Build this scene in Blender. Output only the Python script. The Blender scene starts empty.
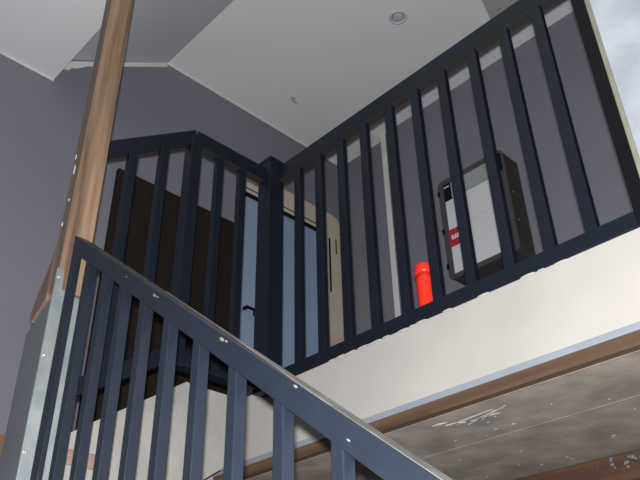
import bpy, bmesh, math, random
from mathutils import Vector, Matrix
random.seed(4)
C = bpy.context.scene.collection
F0 = -1.55            # lower floor level; the camera eye is the origin

# ------------------------------------------------------------------ materials
def mat(name, col, rough=.6, spec=.4, metal=0.0, vary=.06, scale=6.0, bump=0.0, bscale=40.0, col2=None, stretch=(1,1,1), detail=5.0):
    m = bpy.data.materials.new(name); m.use_nodes = True
    nt = m.node_tree; b = nt.nodes['Principled BSDF']
    b.inputs['Roughness'].default_value = rough
    b.inputs['Metallic'].default_value = metal
    b.inputs['Specular IOR Level'].default_value = spec
    g = nt.nodes.new('ShaderNodeNewGeometry')
    mp = nt.nodes.new('ShaderNodeMapping'); mp.inputs['Scale'].default_value = stretch
    nt.links.new(g.outputs['Position'], mp.inputs['Vector'])
    n = nt.nodes.new('ShaderNodeTexNoise'); n.inputs['Scale'].default_value = scale; n.inputs['Detail'].default_value = detail
    nt.links.new(mp.outputs['Vector'], n.inputs['Vector'])
    r = nt.nodes.new('ShaderNodeValToRGB')
    c2 = col2 or tuple(max(0, c*(1-vary*2.2)) for c in col)
    r.color_ramp.elements[0].position = .3; r.color_ramp.elements[0].color = (*c2, 1)
    r.color_ramp.elements[1].position = .7; r.color_ramp.elements[1].color = (*col, 1)
    nt.links.new(n.outputs['Fac'], r.inputs['Fac'])
    nt.links.new(r.outputs['Color'], b.inputs['Base Color'])
    if bump:
        n2 = nt.nodes.new('ShaderNodeTexNoise'); n2.inputs['Scale'].default_value = bscale; n2.inputs['Detail'].default_value = 6
        nt.links.new(mp.outputs['Vector'], n2.inputs['Vector'])
        bp = nt.nodes.new('ShaderNodeBump'); bp.inputs['Strength'].default_value = bump; bp.inputs['Distance'].default_value = .01
        nt.links.new(n2.outputs['Fac'], bp.inputs['Height']); nt.links.new(bp.outputs['Normal'], b.inputs['Normal'])
    return m
def wood(name, dark, light, rough=.6, axis=2, scale=30):
    st = [1,1,1]; st[axis] = .05
    return mat(name, light, rough=rough, col2=dark, scale=scale, stretch=tuple(st), bump=.15, bscale=scale*1.5)

M = {}
M['wall']   = mat('grey_wall_paint', (.200,.203,.245), rough=.75, spec=.25, vary=.03, scale=2.5, bump=.04, bscale=120)
M['white']  = mat('white_plasterboard', (.66,.675,.69), rough=.8, spec=.2, vary=.02, scale=1.5)
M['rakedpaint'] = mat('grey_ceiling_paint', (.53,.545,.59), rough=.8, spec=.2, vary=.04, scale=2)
M['primer'] = mat('white_primer_band', (.70,.71,.70), rough=.8, spec=.2, vary=.05, scale=8)
M['plaster']= mat('off_white_plaster', (.335,.32,.305), rough=.7, spec=.3, vary=.05, scale=3.5, bump=.10, bscale=14)
M['render'] = mat('grey_white_render', (.270,.262,.245), rough=.85, spec=.2, col2=(.19,.186,.178), scale=5, bump=.15, bscale=60)
M['skim']   = mat('bluish_skim_plaster', (.36,.39,.435), rough=.5, spec=.5, col2=(.19,.215,.25), scale=6, bump=.35, bscale=9)
M['navy']   = mat('slate_blue_gloss_paint', (.0065,.0092,.0165), rough=.38, spec=.22, vary=.08, scale=12, bump=.05, bscale=60)
M['slate']  = mat('slate_blue_paint', (.0112,.0155,.0245), rough=.36, spec=.32, vary=.08, scale=14, bump=.05, bscale=60)
M['under']  = mat('brown_unpainted_underside', (.014,.0115,.010), rough=.8, vary=.12, scale=20)
M['dusty']  = mat('plaster_dust_on_paint', (.20,.195,.185), rough=.95, spec=.1, col2=(.07,.067,.062), scale=9)
M['darktop']  = mat('dark_brown_grey', (.050,.046,.045), rough=.8, col2=(.020,.020,.022), scale=14)
M['timber'] = wood('raw_pine', (.085,.052,.034), (.265,.17,.108), axis=2, scale=34)
M['timberdark'] = wood('shaded_pine', (.09,.064,.05), (.17,.125,.095), axis=2, scale=30)  # darker pine, with the shade put into the colour
M['beam']   = wood('dark_brown_timber', (.030,.014,.008), (.085,.038,.020), axis=0, scale=26)
M['batten'] = wood('brown_timber_batten', (.045,.027,.017), (.105,.060,.033), axis=0, scale=26)
M['slab']   = mat('formwork_board_grey', (.325,.285,.25), rough=.85, spec=.2, col2=(.175,.150,.130), scale=7, bump=.15, bscale=25, detail=12)
M['joint']  = mat('pale_joint_mortar', (.50,.46,.41), rough=.9, vary=.1)
M['smear']  = mat('white_plaster_smear', (.46,.45,.45), rough=.9, vary=.15, scale=20)
M['galv']   = mat('galvanised_steel', (.52,.57,.57), rough=.32, metal=.75, col2=(.36,.41,.42), scale=16, bump=.05, bscale=30)
M['angle']  = mat('grey_metal_strip', (.24,.265,.31), rough=.5, metal=.2, vary=.06)
M['pier']   = mat('grey_pier_render', (.10,.105,.135), rough=.8, vary=.08, scale=5, bump=.1)
M['board']  = mat('dark_brown_panel', (.020,.013,.009), rough=.7, spec=.2, col2=(.010,.007,.005), scale=40)
M['door']   = mat('pale_blue_door_paint', (.27,.36,.50), rough=.35, vary=.05, scale=1.5)
M['frame']  = mat('beige_door_frame', (.58,.49,.385), rough=.55, vary=.04)
M['black']  = mat('black_metal', (.005,.0055,.007), rough=.4, vary=.1, spec=.12)
M['cab']    = mat('charcoal_cabinet_plastic', (.060,.060,.068), rough=.5, vary=.05)
M['cabside']= mat('charcoal_cabinet_side', (.050,.047,.046), rough=.6, vary=.1, scale=20)
M['sheet']  = mat('white_label_sheet', (.62,.64,.69), rough=.35, vary=.02)
M['header'] = mat('grey_label_header', (.30,.32,.35), rough=.35, vary=.03)
M['redlab'] = mat('red_label', (.42,.02,.04), rough=.4, vary=.04)
M['yellow'] = mat('faded_yellow_print', (.50,.44,.16), rough=.5, vary=.04)
M['print']  = mat('grey_print', (.42,.42,.44), rough=.5, vary=.04)
M['red']    = mat('bright_red_plastic', (.62,.028,.014), rough=.35, vary=.05)
M['brick']  = mat('pink_brick', (.22,.145,.125), rough=.9, col2=(.16,.10,.085), scale=30, bump=.3)
M['orange'] = mat('orange_brown_board', (.25,.135,.062), rough=.7, vary=.1, scale=9)
M['vent']   = mat('blue_grey_vent_plastic', (.54,.56,.62), rough=.6, vary=.03)
M['vent2']  = mat('blue_grey_vent_dark', (.43,.45,.51), rough=.6, vary=.03)
M['hatch']  = mat('grey_beige_hatch', (.36,.345,.335), rough=.7, vary=.06, scale=8)
M['floor']  = mat('dusty_concrete_floor', (.30,.29,.28), rough=.9, vary=.1, scale=3)

# ------------------------------------------------------------------ mesh helpers
def bx(bm, x0, x1, y0, y1, z0, z1, mi=0, bev=0.0):
    vs = [bm.verts.new((x, y, z)) for z in (z0, z1) for y in (y0, y1) for x in (x0, x1)]
    fs = [bm.faces.new([vs[i] for i in q]) for q in ((0,2,3,1),(4,5,7,6),(0,1,5,4),(2,6,7,3),(0,4,6,2),(1,3,7,5))]
    for f in fs: f.material_index = mi
    if bev:
        es = {e for f in fs for e in f.edges}
        bmesh.ops.bevel(bm, geom=list(es), offset=bev, segments=2, affect='EDGES', profile=.5)
    return fs
def prism(bm, pts, a0, a1, axis, mi=0, bev=0.0):
    """extrude a polygon: axis 0 -> pts are (y,z); axis 1 -> pts are (x,z); axis 2 -> (x,y)"""
    def mk(p, a):
        return (a, p[0], p[1]) if axis == 0 else ((p[0], a, p[1]) if axis == 1 else (p[0], p[1], a))
    A = [bm.verts.new(mk(p, a0)) for p in pts]; B = [bm.verts.new(mk(p, a1)) for p in pts]
    fs = [bm.faces.new(A), bm.faces.new(B[::-1])]
    n = len(pts)
    for i in range(n): fs.append(bm.faces.new([A[i], B[i], B[(i+1)%n], A[(i+1)%n]]))
    for f in fs: f.material_index = mi
    bmesh.ops.recalc_face_normals(bm, faces=fs)
    if bev:
        es = {e for f in fs for e in f.edges}
        bmesh.ops.bevel(bm, geom=list(es), offset=bev, segments=2, affect='EDGES', profile=.5)
    return fs
def lathe(bm, prof, c, n=28, mi=0, axis='z'):
    rings = []
    for r, h in prof:
        rings.append([bm.verts.new((c[0]+r*math.cos(2*math.pi*i/n), c[1]+r*math.sin(2*math.pi*i/n), c[2]+h)) for i in range(n)])
    fs = []
    for a, b in zip(rings, rings[1:]):
        for i in range(n): fs.append(bm.faces.new([a[i], a[(i+1)%n], b[(i+1)%n], b[i]]))
    fs.append(bm.faces.new(rings[0][::-1])); fs.append(bm.faces.new(rings[-1]))
    for f in fs: f.material_index = mi; f.smooth = True
    bmesh.ops.recalc_face_normals(bm, faces=fs)
def obj(name, bm, mats, parent=None, loc=None, smooth=False):
    """link bm (world coordinates) as ONE mesh; origin moved to loc (or to the parent's base)"""
    me = bpy.data.meshes.new(name)
    base = Vector(loc) if loc is not None else Vector((0,0,0))
    pb = Vector((0,0,0)); q = parent
    while q is not None:
        pb += q.location; q = q.parent
    org = base if loc is not None else pb
    bmesh.ops.translate(bm, verts=bm.verts, vec=-org)
    bmesh.ops.recalc_face_normals(bm, faces=bm.faces)
    bm.to_mesh(me); bm.free()
    for m in (mats if isinstance(mats, (list, tuple)) else [mats]): me.materials.append(m)
    o = bpy.data.objects.new(name, me); C.objects.link(o)
    o.parent = parent; o.location = org - pb
    return o
def tag(o, label, cat, group=None):
    o['label'] = label; o['category'] = cat
    if group: o['group'] = group
    return o
def thing(name, label, cat, loc, group=None):
    o = bpy.data.objects.new(name, None); o.empty_display_size = .05
    C.objects.link(o); o.location = loc
    return tag(o, label, cat, group)
def struct(name, bm, mats, label=None, parent=None):
    o = obj(name, bm, mats, parent)
    if parent is None:
        o['kind'] = 'structure'
        if label: o['label'] = label; o['category'] = name.split('_')[0]
    return o
def B(): return bmesh.new()

# ------------------------------------------------------------------ the room shell
XW, YW, YR, H = -3.306, 3.528, 3.479, 3.80
XS = -1.993                      # stairwell side of the upper flight
# left wall
bm = B(); bx(bm, XW-.15, XW, -1.2, YW+.15, F0, H+.15)
struct('wall_left', bm, M['wall'], 'grey painted side wall with the door and the dark panel')
# back wall in two planes, the right one proud by 5 cm
bm = B(); bx(bm, XW, -2.83, YW, YW+.15, F0, H+.15); bx(bm, -2.83, 1.6, YR, YW+.15, F0, H+.15)
struct('wall_back', bm, M['wall'], 'grey painted end wall carrying the electrical cabinet')
# white plastered corner bead where the two planes meet
bm = B(); bx(bm, -2.833, -2.787, YR-.004, YR+.03, 1.0, H, bev=.003)
struct('trim_1', bm, M['primer'], 'white unpainted corner bead running up the end wall')
# plastered pier at the right, close to the railing end
bm = B(); bx(bm, -.497, 1.2, 1.61, 1.90, F0, H, bev=.006)
struct('wall_right', bm, M['skim'], 'bright freshly skimmed wall end at the right of the landing railing')
bm = B(); bx(bm, -.5, -.486, 1.606, 1.63, 1.0, H, bev=.003)
struct('trim_9', bm, mat('yellowish_plaster_edge', (.19,.195,.150), rough=.6, vary=.1, scale=20), 'yellowish raw edge of the skimmed wall end')
# main ceiling, raked ceiling, low ceiling
YM, YE = 1.836, 1.118
bm = B(); bx(bm, XW, 1.6, YM, YW, H, H+.15)
struct('ceiling', bm, M['white'], 'white flat ceiling over the landing')
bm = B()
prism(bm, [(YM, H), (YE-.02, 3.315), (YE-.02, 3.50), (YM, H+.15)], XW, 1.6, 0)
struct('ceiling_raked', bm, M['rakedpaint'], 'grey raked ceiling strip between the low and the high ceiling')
bm = B(); bx(bm, XW, 1.6, -1.2, YE, 3.161, 3.34)
struct('ceiling_low', bm, M['white'], 'lower white ceiling at the top left corner')
# bands of white primer left between wall paint and ceilings
bm = B()
prism(bm, [(YE, 3.255), (1.15,3.272), (1.19,3.285), (1.205,3.315), (1.24,3.335), (1.30,3.395), (YM, 3.762), (YM, 3.80), (YE, 3.31)], XW, XW+.003, 0)
struct('trim_2', bm, M['primer'], 'ragged white primer band under the raked ceiling')
bm = B(); bx(bm, XW, XW+.003, YM, YW, H-.012, H)
bx(bm, XW, XW+.003, -1.2, YE, 3.147, 3.161)
struct('trim_3', bm, M['primer'], 'thin white edge between the side wall and the flat ceilings')

# landing slab with its fascia
bm = B(); bx(bm, XW, -.50, 1.745, YW, .737, 1.0); bx(bm, XW, -2.30, 1.58, 1.745, .737, 1.0)
struct('floor_landing', bm, M['floor'], 'concrete landing slab behind the railing')
bm = B()
fs = bx(bm, -2.30, -.497, 1.684, 1.744, .770, 1.030); bx(bm, -2.30, -.497, 1.710, 1.744, .738, .769)
struct('trim_4', bm, M['plaster'], 'off-white plastered fascia under the landing railing')
# lumpy plaster squeezed up against the bottom rail
bm = B()
for i in range(26):
    x = random.gauss(-1.52, .16) if i < 20 else random.uniform(-1.3, -.56)
    r = random.uniform(.005, .014)
    mt = Matrix.Translation((x, 1.682, 1.029 - random.uniform(.0, .004))) @ Matrix.Diagonal((r*1.9, .004, r*.35, 1))
    bmesh.ops.create_icosphere(bm, subdivisions=2, radius=1, matrix=mt)
struct('trim_5', bm, M['plaster'], 'ragged plaster edge along the bottom rail')
bm = B(); bx(bm, -2.30, -.497, 1.676, 1.744, .767, .786, bev=.002)
struct('trim_6', bm, M['angle'], 'grey metal strip along the lower edge of the plastered fascia')
bm = B(); bx(bm, -2.30, -.497, 1.680, 1.708, .731, .7665)
struct('trim_7', bm, M['batten'], 'brown timber batten under the metal strip')
# soffit boards, joints between them, smears
bm = B()
def board(x0, x1, y0, y1): bx(bm, x0, x1, y0, y1, .731, .737)
xs = [XW, -2.2, -1.006, -.50]
for a, b in ((-2.3, -1.62), (-1.62, -.5)):
    board(a+.0015, b-.0015, 1.711, 1.9945)
for a, b in zip([-2.3]+xs[2:], xs[2:]):
    board(a+.0015, b-.0015, 1.9975, 2.462)
bx(bm, -2.3, -.5, 1.709, 2.463, .7345, .7365, mi=1)
for x0, y0, dx, dy, w in ((-1.285,1.80,.16,-.02,.010),(-1.25,1.835,.13,-.045,.006),(-1.225,1.815,.10,.005,.007),(-1.30,1.79,.06,.02,.012),(-1.20,1.83,.12,-.05,.005),(-1.33,1.765,.05,.006,.012)):
    n = Vector((-dy, dx)).normalized()*w/2; e = Vector((dx, dy))
    p = [Vector((x0,y0))-n*.3, Vector((x0,y0))+e*.5-n*1.2, Vector((x0,y0))+e-n*.2, Vector((x0,y0))+e+n*.2, Vector((x0,y0))+e*.45+n*1.1, Vector((x0,y0))+n*.3]
    prism(bm, [tuple(q) for q in p], .7298, .7312, 2, mi=2)
for i in range(26):
    c = (random.uniform(-1.6,-.7), random.uniform(1.78,2.4), .7308); r = random.uniform(.002,.006)
    bmesh.ops.create_icosphere(bm, subdivisions=1, radius=1, matrix=Matrix.Translation(c) @ Matrix.Diagonal((r*1.5, r, .001, 1)))
for f in bm.faces:
    if len(f.verts) == 3: f.material_index = 2
struct('ceiling_soffit', bm, [M['slab'], M['joint'], M['smear']], 'stained grey boards of the soffit under the landing')
# timber beam at the far edge of the soffit, wall under it
bm = B(); bx(bm, XW, -.5, 2.464, 2.56, .640, .7305, bev=.004)
o = obj('timber_beam', bm, M['beam'], loc=(-1.9, 2.51, .640))
tag(o, 'dark brown timber beam at the far edge of the grey soffit, bottom right corner', 'beam')
bm = B()
for i in range(22):
    c = (-1.09+random.gauss(0,.035), 2.464, .702+random.gauss(0,.010)); r = random.uniform(.002,.007)
    bmesh.ops.create_icosphere(bm, subdivisions=1, radius=1, matrix=Matrix.Translation(c) @ Matrix.Diagonal((r*1.3, .002, r, 1)))
s = obj('paint_splash', bm, mat('teal_paint_splash', (.17,.23,.24), col2=(.02,.03,.045), scale=80), parent=o)
s['label'] = 'pale teal paint splash'
bm = B(); bx(bm, XW, -.5, 2.56, 2.66, F0, .731)
struct('wall_lower', bm, M['wall'], 'grey wall below the timber beam')

# upper flight: plastered string and concrete steps
bm = B()
prism(bm, [(.86,.640),(1.003,.742),(1.211,.880),(1.326,.957),(1.345,.953),(1.545,.953),(1.545,.735),(1.535,.728),(1.425,.655),(.86,.278)], XS-.08, XS, 0)
struct('trim_8', bm, M['render'], 'pale rendered side of the upper flight')
bm = B()
pts = [(.86,.43)]
ny = 4
for i in range(ny):
    y0 = .90+i*.17; z1 = .43+(i+1)*.14
    pts += [(y0, z1-.14), (y0, z1)]
pts += [(1.58,.99),(1.58,.735),(1.50,.70),(.86,.28)]
prism(bm, pts, XW, XS-.08, 0)
struct('floor_upper_flight', bm, M['render'], 'concrete steps of the upper flight')
# quarter landing and lower flight, mostly out of the frame
bm = B(); bx(bm, XW, -1.95, -.25, .86, .28, .43)
struct('floor_quarter', bm, M['floor'], 'concrete quarter landing')
bm = B()
pts = [(-1.95,.43)]
x, z = -1.95, .43
for i in range(12):
    pts += [(x, z-.165)]; z -= .165; x += .21; pts += [(x, z)]
pts = [p for p in pts if p[1] > F0+.01] + [(x, F0), (x-.4, F0), (-1.95, .10)]
prism(bm, pts, -.25, .90, 1)
struct('floor_lower_flight', bm, M['floor'], 'concrete steps of the lower flight')
bm = B(); bx(bm, XW, 1.6, -1.2, YW, F0-.1, F0)
struct('floor', bm, M['floor'], 'dusty concrete floor of the lower storey')

# ------------------------------------------------------------------ door at the end of the landing
bm = B()
y0, y1, zt = 2.50, 3.243, 3.045
prof = [(-.010,0),(-.010,.005)]
def jamb(a0, a1, b0, b1): bx(bm, XW-.01, XW+.035, a0, a1, b0, b1, bev=.008)
jamb(y1, y1+.20, 1.0, zt); jamb(2.472, y0, 1.0, zt)
fr = [(2.472, zt), (y1+.20, zt), (y1+.20, zt+.13), (y1+.165, zt+.175), (y1+.12, zt+.185), (2.472, zt+.185)]
prism(bm, fr, XW-.01, XW+.035, 0, bev=.006)
d = struct('door_1', bm, M['frame'], 'pale blue door in a broad beige frame at the landing corner')
bm = B(); bx(bm, XW-.005, XW+.012, y0+.004, y1-.004, 1.005, zt-.022, bev=.002)
o = obj('door_leaf', bm, M['door'], d); o['label'] = 'pale blue door leaf'
bm = B(); bx(bm, XW, XW+.030, y0, y1, zt-.022, zt-.002); bx(bm, XW, XW+.037, y0-.03, y1+.03, zt+.022, zt+.030)  # black strips under and across the frame head
o = obj('head_strip', bm, M['black'], d); o['label'] = 'dark strips along the frame head'
bm = B()
bx(bm, XW+.012, XW+.055, 2.555, 2.575, 2.150, 2.170, bev=.004); bx(bm, XW+.043, XW+.058, 2.555, 2.645, 2.150, 2.168, bev=.005)
bx(bm, XW+.030, XW+.058, 2.625, 2.645, 2.125, 2.168, bev=.004)
o = obj('door_handle', bm, M['black'], d); o['label'] = 'black lever handle'
bm = B(); bx(bm, XW+.033, XW+.040, 3.315, 3.330, 2.55, 3.00, bev=.002)
o = obj('strike_plate', bm, M['black'], d); o['label'] = 'long black slot in the beige frame'
bm = B(); bx(bm, XW+.033, XW+.038, 3.385, 3.397, 2.89, 3.02, bev=.001)
o = obj('slot', bm, M['cabside'], d)

# dark panel filling an unidentified dark area of the side wall
bm = B()
bx(bm, XW+.004, XW+.034, 1.588, 2.466, 1.0, 2.745, bev=.004)
o = obj('dark_panel', bm, M['board'], loc=(XW+.02, 2.0, 1.0))
tag(o, 'large dark brown panel against the grey side wall beside the door', 'board')

# ------------------------------------------------------------------ landing railing
rail = thing('landing_railing', 'dark slate-blue landing balustrade turning the corner above the off-white fascia', 'railing', (-1.2, 1.70, 1.03))
ZB, ZT = 1.0285, 2.031
def underside(o_bm, zlim=None):
    for f in o_bm.faces:
        f.normal_update()
        if f.normal.z < -.6: f.material_index = 1
# right run
bm = B(); bx(bm, -1.952, -.50, 1.680, 1.718, 1.957, ZT, bev=.004); bmesh.ops.recalc_face_normals(bm, faces=bm.faces); underside(bm)
obj('top_rail', bm, [M['navy'], M['under']], rail)
bm = B(); bx(bm, -1.952, -.50, 1.680, 1.738, ZB, 1.080, bev=.004)
obj('bottom_rail', bm, M['navy'], rail)
# newel at the corner, end post at the wall
bm = B(); bx(bm, -2.030, -1.951, 1.634, 1.712, 1.0, 2.058, bev=.003); bx(bm, -2.034, -1.947, 1.630, 1.716, 2.050, 2.066, bev=.003)
obj('newel_post', bm, M['navy'], rail)
bm = B(); bx(bm, -.560, -.499, 1.676, 1.742, 1.031, 2.06, bev=.003)
obj('end_post', bm, M['black'], rail)['label'] = 'black end post beside the plastered wall end'
# side run along the top of the upper flight
bm = B(); bx(bm, XS-.038, XS, 1.285, 1.645, 1.957, ZT, bev=.004); bmesh.ops.recalc_face_normals(bm, faces=bm.faces); underside(bm)
obj('top_rail', bm, [M['navy'], M['under']], rail)
bm = B(); bx(bm, XS-.056, XS, 1.285, 1.645, 1.011, 1.064, bev=.004)
obj('bottom_rail', bm, M['navy'], rail)
bm = B(); bx(bm, XS-.047, XS+.002, 1.258, 1.309, 1.005, 1.99, bev=.003)
obj('newel_post', bm, M['navy'], rail)
# sloping run down the upper flight
kt = .743
def zt_(y): return 2.031-(1.27-y)*kt
def zb_(y): return 1.011-(1.25-y)*.66
bm = B(); prism(bm, [(1.275,zt_(1.27)),(.922,zt_(.922)),(.922,zt_(.922)-.070),(1.275,zt_(1.27)-.070)], XS-.038, XS, 0, bev=.003)
bmesh.ops.recalc_face_normals(bm, faces=bm.faces); underside(bm)
obj('top_rail', bm, [M['navy'], M['under']], rail)
bm = B(); prism(bm, [(1.26,zb_(1.25)+.062),(.922,zb_(.922)+.062),(.922,zb_(.922)),(1.26,zb_(1.25))], XS-.056, XS, 0, bev=.003)
obj('bottom_rail', bm, M['navy'], rail)
# balusters
def baluster_mesh(h, turn=False):
    b = B(); w = .0182; v = .0125
    if turn: w, v = v, w
    bx(b, -w, w, -v, v, 0, h, bev=.0035)
    me = bpy.data.meshes.new('baluster'); bmesh.ops.recalc_face_normals(b, faces=b.faces); b.to_mesh(me); b.free(); me.materials.append(M['navy'])
    return me
def put(me, name, parent, w):
    o = bpy.data.objects.new(name, me); C.objects.link(o); o.parent = parent
    o.location = Vector(w) - parent.location
    return o
mb = baluster_mesh(1.96-1.075)
for xl in (-1.854,-1.7296,-1.6025,-1.477,-1.344,-1.218,-1.092,-.957,-.826,-.699):
    put(mb, 'baluster', rail, (xl+.0172, 1.684+.0125, 1.076))
mb2 = baluster_mesh(1.96-1.06, True)
for y in (1.407, 1.524): put(mb2, 'baluster', rail, (XS-.0145, y, 1.060))
for y in (1.020, 1.147):
    za = zb_(y)+.04; hb = zt_(y)-.05-za
    put(baluster_mesh(hb, True), 'baluster', rail, (XS-.0145, y, za))

# ------------------------------------------------------------------ lower flight railing, close to the camera
nr = thing('stair_railing', 'slate-blue sloping stair balustrade in the foreground at the bottom left', 'railing', (-1.875, .845, .43))
YN = .82; kn = .782
def zn(x): return 1.282-kn*(x+1.915)
x1 = -.42
bm = B()
fs = prism(bm, [(-1.915, zn(-1.915)), (x1, zn(x1)), (x1, zn(x1)-.057), (-1.915, zn(-1.915)-.057)], YN, YN+.046, 1, bev=.002)
hr = obj('handrail', bm, M['slate'], nr)
def on_top(xa, xb, ya, yb, mname, name, label):
    bm = B(); t = .0012
    prism(bm, [(xa, zn(xa)-.001), (xb, zn(xb)-.001), (xb, zn(xb)+t), (xa, zn(xa)+t)], YN+ya, YN+yb, 1)
    obj(name, bm, M[mname], hr)['label'] = label
on_top(-1.86, x1, .003, .044, 'darktop', 'dark_top', 'dark stretch of the handrail top')  # thin darker layer along the handrail top
bm = B()
pl = [(-1.42,.042),(-1.25,.036),(-1.16,.034),(-1.08,.024),(-1.0,.020),(-.93,.008),(-.86,.003),(x1,.003),(x1,.044)]
pl = [(x, YN+y) for x, y in pl]
A = [bm.verts.new((x, y, zn(x)+.0005)) for x, y in pl]; A2 = [bm.verts.new((x, y, zn(x)+.0022)) for x, y in pl]
bm.faces.new(A); bm.faces.new(A2[::-1])
for k in range(len(pl)): bm.faces.new([A[k], A2[k], A2[(k+1)%len(pl)], A[(k+1)%len(pl)]])
obj('dusty_top', bm, M['dusty'], hr)['label'] = 'pale dusty stretch of the handrail top'
bm = B()
for xx, dz, rr in ((-1.40,.018,.006),(-1.385,.016,.004),(-1.12,.012,.006),(-1.105,.010,.004),(-.90,.006,.004),(-1.55,.02,.003),(-.78,.035,.003)):
    bmesh.ops.create_icosphere(bm, subdivisions=2, radius=1, matrix=Matrix.Translation((xx, YN, zn(xx)-dz)) @ Matrix.Rotation(.66,4,'Y') @ Matrix.Diagonal((rr*1.6,.0012,rr*.6,1)))
o = obj('plaster_splash', bm, M['dusty'], hr); o['label'] = 'small pale plaster splashes'; o['kind'] = 'stuff'
bm = B(); prism(bm, [(-1.83, zn(-1.83)-.86), (x1, zn(x1)-.86), (x1, zn(x1)-.92), (-1.83, zn(-1.83)-.92)], YN, YN+.058, 1, bev=.003)
obj('bottom_rail', bm, M['slate'], nr)
bm = B(); prism(bm, [(-1.915,.43),(-1.872,.43),(-1.872,zn(-1.872)-.045),(-1.915,zn(-1.915)-.03)], YN+.0006, YN+.016, 1, bev=.003)
obj('newel_post', bm, M['slate'], nr)
for xl in (-1.813,-1.70,-1.588,-1.472,-1.353,-1.227,-1.098,-.962,-.822,-.68,-.54):
    b = B(); xc = xl+.0135
    zlo = zn(xl)-.875
    prism(b, [(xl, zlo-.005), (xl+.027, zlo-.005-kn*.027), (xl+.027, zn(xl+.027)-.055), (xl, zn(xl)-.055)], YN+.003, YN+.030, 1, bev=.002)
    obj('baluster', b, M['slate'], nr, loc=(xc, YN+.0165, zlo))

# ------------------------------------------------------------------ raw timber post
tp = thing('timber_post', 'rough raw pine post rising to the ceiling behind the lower newel', 'post', (-2.0, .865, 1.065))
bm = B(); bx(bm, -2.040, -1.9846, .820, .914, 1.125, 3.16, bev=.003)
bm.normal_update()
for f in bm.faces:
    if f.normal.y < -.7: f.material_index = 1  # narrow front face coloured as if shaded
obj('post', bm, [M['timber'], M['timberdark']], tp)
bm = B(); prism(bm, [(-2.041,1.36),(-2.041,1.112),(-2.125,1.056),(-2.142,1.085),(-2.120,1.150),(-2.066,1.245)], .821, .905, 1, bev=.003)
o = obj('bearing_block', bm, M['timberdark'], tp); o['label'] = 'tapered timber bearing block'
bm = B()
for x, z, a, b in ((-2.02,1.60,.006,.022),(-2.028,1.66,.005,.012),(-2.015,1.47,.003,.006),(-2.03,1.38,.004,.009)):
    bmesh.ops.create_icosphere(bm, subdivisions=2, radius=1, matrix=Matrix.Translation((x,.820,z)) @ Matrix.Diagonal((a,.0012,b,1)))
o = obj('paint_splash', bm, M['primer'], tp); o['label'] = 'white paint splashes'; o['kind'] = 'stuff'
sp = thing('steel_post', 'grey post with a shiny galvanised side under the raw timber post', 'post', (-2.06, .86, .43))
bm = B(); prism(bm, [(-2.128,.43),(-1.985,.43),(-1.985,1.095),(-2.042,1.072),(-2.128,1.015)], .816, .912, 1, bev=.002)
obj('shaft', bm, M['pier'], sp)
bm = B(); prism(bm, [(.812,.43),(.914,.43),(.914,1.105),(.838,1.122),(.836,1.19),(.812,1.19)], -1.984, -1.9775, 0, bev=.0015)
for z in (.62,.90,1.16): bmesh.ops.create_icosphere(bm, subdivisions=2, radius=.005, matrix=Matrix.Translation((-1.977,.822,z)))
obj('galvanised_plate', bm, M['galv'], sp)['label'] = 'shiny galvanised side plate'
bm = B(); lathe(bm, [(.012,0),(.013,.16),(.013,.165),(.009,.168)], (-2.083,.788,.43))
o = obj('conduit_pipe', bm, M['angle'], loc=(-2.083,.788,.43))
tag(o, 'short pale pipe end standing at the bottom left corner', 'pipe')
# board leaning at the left wall
bm = B(); prism(bm, [(1.02,.43),(1.02,1.00),(1.20,1.055),(1.33,1.125),(1.34,1.09),(1.318,1.02),(1.285,.93),(1.20,.86),(1.18,.71)], XW+.003, XW+.028, 0, bev=.002)
o = obj('offcut_board', bm, M['orange'], loc=(XW+.015, 1.2, .57))
tag(o, 'orange-brown board offcut against the grey wall at the left edge', 'board')
# brick showing in the rendered stair side
for ya, yb, za, zb in ((.925,1.045,.612,.656),):
    bm = B(); bx(bm, XS-.03, XS+.006, ya, yb, za, zb, bev=.004)
    o = obj('brick', bm, M['brick'], loc=(XS, .985, .612))
    tag(o, 'pink brick exposed in the pale stair side behind the lower balusters', 'brick')

# ------------------------------------------------------------------ electrical cabinet
YF = 3.305
X0, X1, Z0, Z1 = -2.250, -1.756, 2.205, 2.925
ec = thing('electrical_cabinet', 'charcoal electrical cabinet with a white label sheet on the end wall', 'electrical cabinet', (-2.0, 3.479, Z0))
def rrect(x0, x1, z0, z1, r, n=5):
    p = []
    for cx, cz, a in ((x1-r,z1-r,0),(x0+r,z1-r,90),(x0+r,z0+r,180),(x1-r,z0+r,270)):
        for i in range(n+1):
            t = math.radians(a+90*i/n); p.append((cx+r*math.cos(t), cz+r*math.sin(t)))
    return p
bm = B(); prism(bm, rrect(X0, X1, Z0, Z1, .035), YF+.012, YR, 1, bev=.004)
obj('cabinet_body', bm, M['cabside'], ec)
bm = B()
prism(bm, rrect(X0-.003, X1+.003, Z0-.003, Z1+.003, .035), YF, YF+.0125, 1, bev=.004)
dr = obj('cabinet_door', bm, M['cab'], ec)
bm = B(); bx(bm, -2.204, -1.797, YF-.003, YF+.001, 2.232, 2.752)
obj('label_sheet', bm, M['sheet'], dr)['label'] = 'white label sheet'
bm = B(); bx(bm, -2.150, -1.815, YF-.003, YF+.001, 2.754, 2.880)
obj('label_header', bm, M['header'], dr)['label'] = 'grey header of the label sheet'
bm = B(); bx(bm, -2.206, -2.152, YF-.004, YF+.001, 2.758, 2.885)
for k in range(4): bx(bm, -2.199+k*.010, -2.192+k*.010, YF-.005, YF, 2.855, 2.866, mi=1)
obj('black_switch_window', bm, [M['black'], M['sheet']], dr)['label'] = 'black corner panel with a small white mark'
bm = B()
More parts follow.
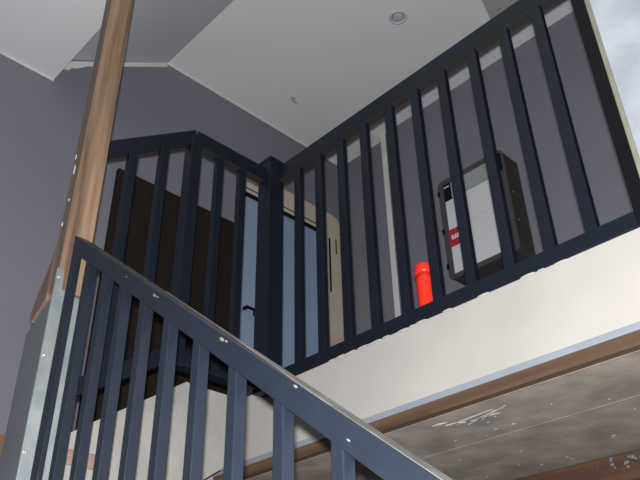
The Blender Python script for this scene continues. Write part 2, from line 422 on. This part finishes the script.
for k in range(9):
    x = -2.085+k*.0165
    bx(bm, x, x+.0035, YF-.0035, YF-.002, 2.784, 2.806)
    if k % 2 == 0: bx(bm, x, x+.011, YF-.0035, YF-.002, 2.802, 2.806)
    if k % 3: bx(bm, x, x+.010, YF-.0035, YF-.002, 2.784, 2.788)
obj('lettering', bm, M['yellow'], dr)['label'] = 'faint yellow lettering'
bm = B()
for k in range(8):
    x = -2.075+k*.028
    bx(bm, x, x+.018, YF-.0035, YF-.0025, 2.545, 2.549)
    if k < 4: bx(bm, x, x+.016, YF-.0035, YF-.0025, 2.525, 2.529)
obj('printed_lines', bm, M['print'], dr)['label'] = 'grey printed lines'
bm = B(); prism(bm, rrect(-2.208, -2.118, 2.415, 2.538, .012), YF-.0055, YF-.002, 1)
for x, w in ((-2.192,.012),(-2.176,.006),(-2.166,.010),(-2.152,.014)): bx(bm, x, x+w, YF-.0065, YF-.005, 2.474, 2.494, mi=1)
bx(bm, -2.192, -2.138, YF-.0062, YF-.005, 2.464, 2.476, mi=1)
bx(bm, -2.165, -2.155, YF-.0062, YF-.005, 2.53, 2.54, mi=2)
obj('warning_label', bm, [M['redlab'], M['sheet'], M['yellow']], dr)['label'] = 'red label with a white mark'
for z in (2.84, 2.55, 2.30):
    bm = B(); bx(bm, X0-.008, X0+.012, YF-.004, YF+.02, z-.018, z+.018, bev=.003)
    obj('hinge', bm, M['black'], dr)
bm = B(); bx(bm, -1.790, -1.768, YF-.006, YF+.01, 2.77, 2.90, bev=.003)
obj('latch', bm, M['black'], dr)
bm = B()
bm.free()
for z in (2.62, 2.42):
    bm = B(); bmesh.ops.create_icosphere(bm, subdivisions=2, radius=.005, matrix=Matrix.Translation((X1+.001, YF+.05, z)))
    obj('screw', bm, M['galv'], ec)

# ------------------------------------------------------------------ red bottle on the landing
rb = thing('red_bottle', 'bright red plastic bottle with a collared cap standing on the landing behind the railing', 'bottle', (-1.324, 1.80, 1.0))
c = (-1.324, 1.80, 1.0)
bm = B(); lathe(bm, [(.027,0),(.0305,.004),(.0315,.02),(.0315,.236),(.0305,.246),(.0270,.252),(.0262,.262)], c)
obj('body', bm, M['red'], rb)
bm = B(); lathe(bm, [(.0275,.2605),(.0335,.263),(.0345,.270),(.0345,.288),(.0325,.295),(.0240,.302),(.008,.304)], c)
obj('cap', bm, M['red'], rb)

# ------------------------------------------------------------------ ceiling fittings
cv = thing('ceiling_vent', 'round blue-grey vent set in the white ceiling near the top edge', 'ceiling vent', (-1.966, 2.691, H))
bm = B(); lathe(bm, [(.060,0),(.060,-.004),(.052,-.009),(.045,-.009),(.043,-.004),(.040,0)], (-1.966, 2.691, H))
obj('vent_ring', bm, M['vent'], cv)
bm = B(); lathe(bm, [(.037,0),(.037,-.005),(.028,-.008),(.004,-.009)], (-1.966, 2.691, H))
obj('vent_disc', bm, M['vent2'], cv)
bm = B()
lathe(bm, [(.016,.004),(.016,-.004),(.010,-.008),(.004,-.03)], (-2.978, 2.695, H), n=12)
bx(bm, -2.984,-2.976, 2.70, 2.735, H-.03, H-.022)
o = obj('cable_stub', bm, M['hatch'], loc=(-2.978, 2.695, H))
tag(o, 'small grey cable stub poking out of the white ceiling', 'cable')
ch = thing('ceiling_hatch', 'grey panel on the white ceiling above the railing, cut by the top edge', 'hatch', (-1.35, 2.95, H))
bm = B(); prism(bm, [(-1.40,2.60),(-1.565,3.14),(-1.40,3.22),(-1.20,3.20),(-1.15,2.60)], H-.018, H, 2)
obj('panel', bm, M['hatch'], ch)
bm = B(); bx(bm, -1.492, -1.456, 3.09, 3.10, H-.028, H-.017, bev=.002)
o = obj('latch', bm, M['galv'], ch); o['label'] = 'bright metal latch'

# ------------------------------------------------------------------ camera
R = [[0.69306618,-0.4003003,-0.59951559],[0.72061086,0.36225069,0.59118054],[-0.01947481,-0.84174468,0.53952444]]
cam = bpy.data.cameras.new('camera'); cam.sensor_width = 36; cam.lens = 748/640*36; cam.clip_start = .01
co = bpy.data.objects.new('camera', cam); C.objects.link(co)
mw = Matrix(((R[0][0], -R[0][1], -R[0][2], 0), (R[1][0], -R[1][1], -R[1][2], 0), (R[2][0], -R[2][1], -R[2][2], 0), (0,0,0,1)))
co.matrix_world = mw
bpy.context.scene.camera = co
# the camera's flash, just above the lens
fl = bpy.data.lights.new('flash', 'SPOT'); fl.energy = 500; fl.spot_size = math.radians(150); fl.spot_blend = .3; fl.shadow_soft_size = .012; fl.color = (1.0,.985,.97)
fo = bpy.data.objects.new('flash', fl); C.objects.link(fo)
fo.matrix_world = Matrix.Translation(mw.to_3x3() @ Vector((-.006, .042, 0))) @ mw
# weak daylight in the stairwell
w = bpy.data.worlds.new('world'); bpy.context.scene.world = w; w.use_nodes = True
w.node_tree.nodes['Background'].inputs[0].default_value = (.75,.85,1,1)
w.node_tree.nodes['Background'].inputs[1].default_value = .05
vs = bpy.context.scene.view_settings
vs.view_transform = 'Standard'; vs.look = 'None'; vs.gamma = 1; vs.exposure = 0; vs.use_curve_mapping = False
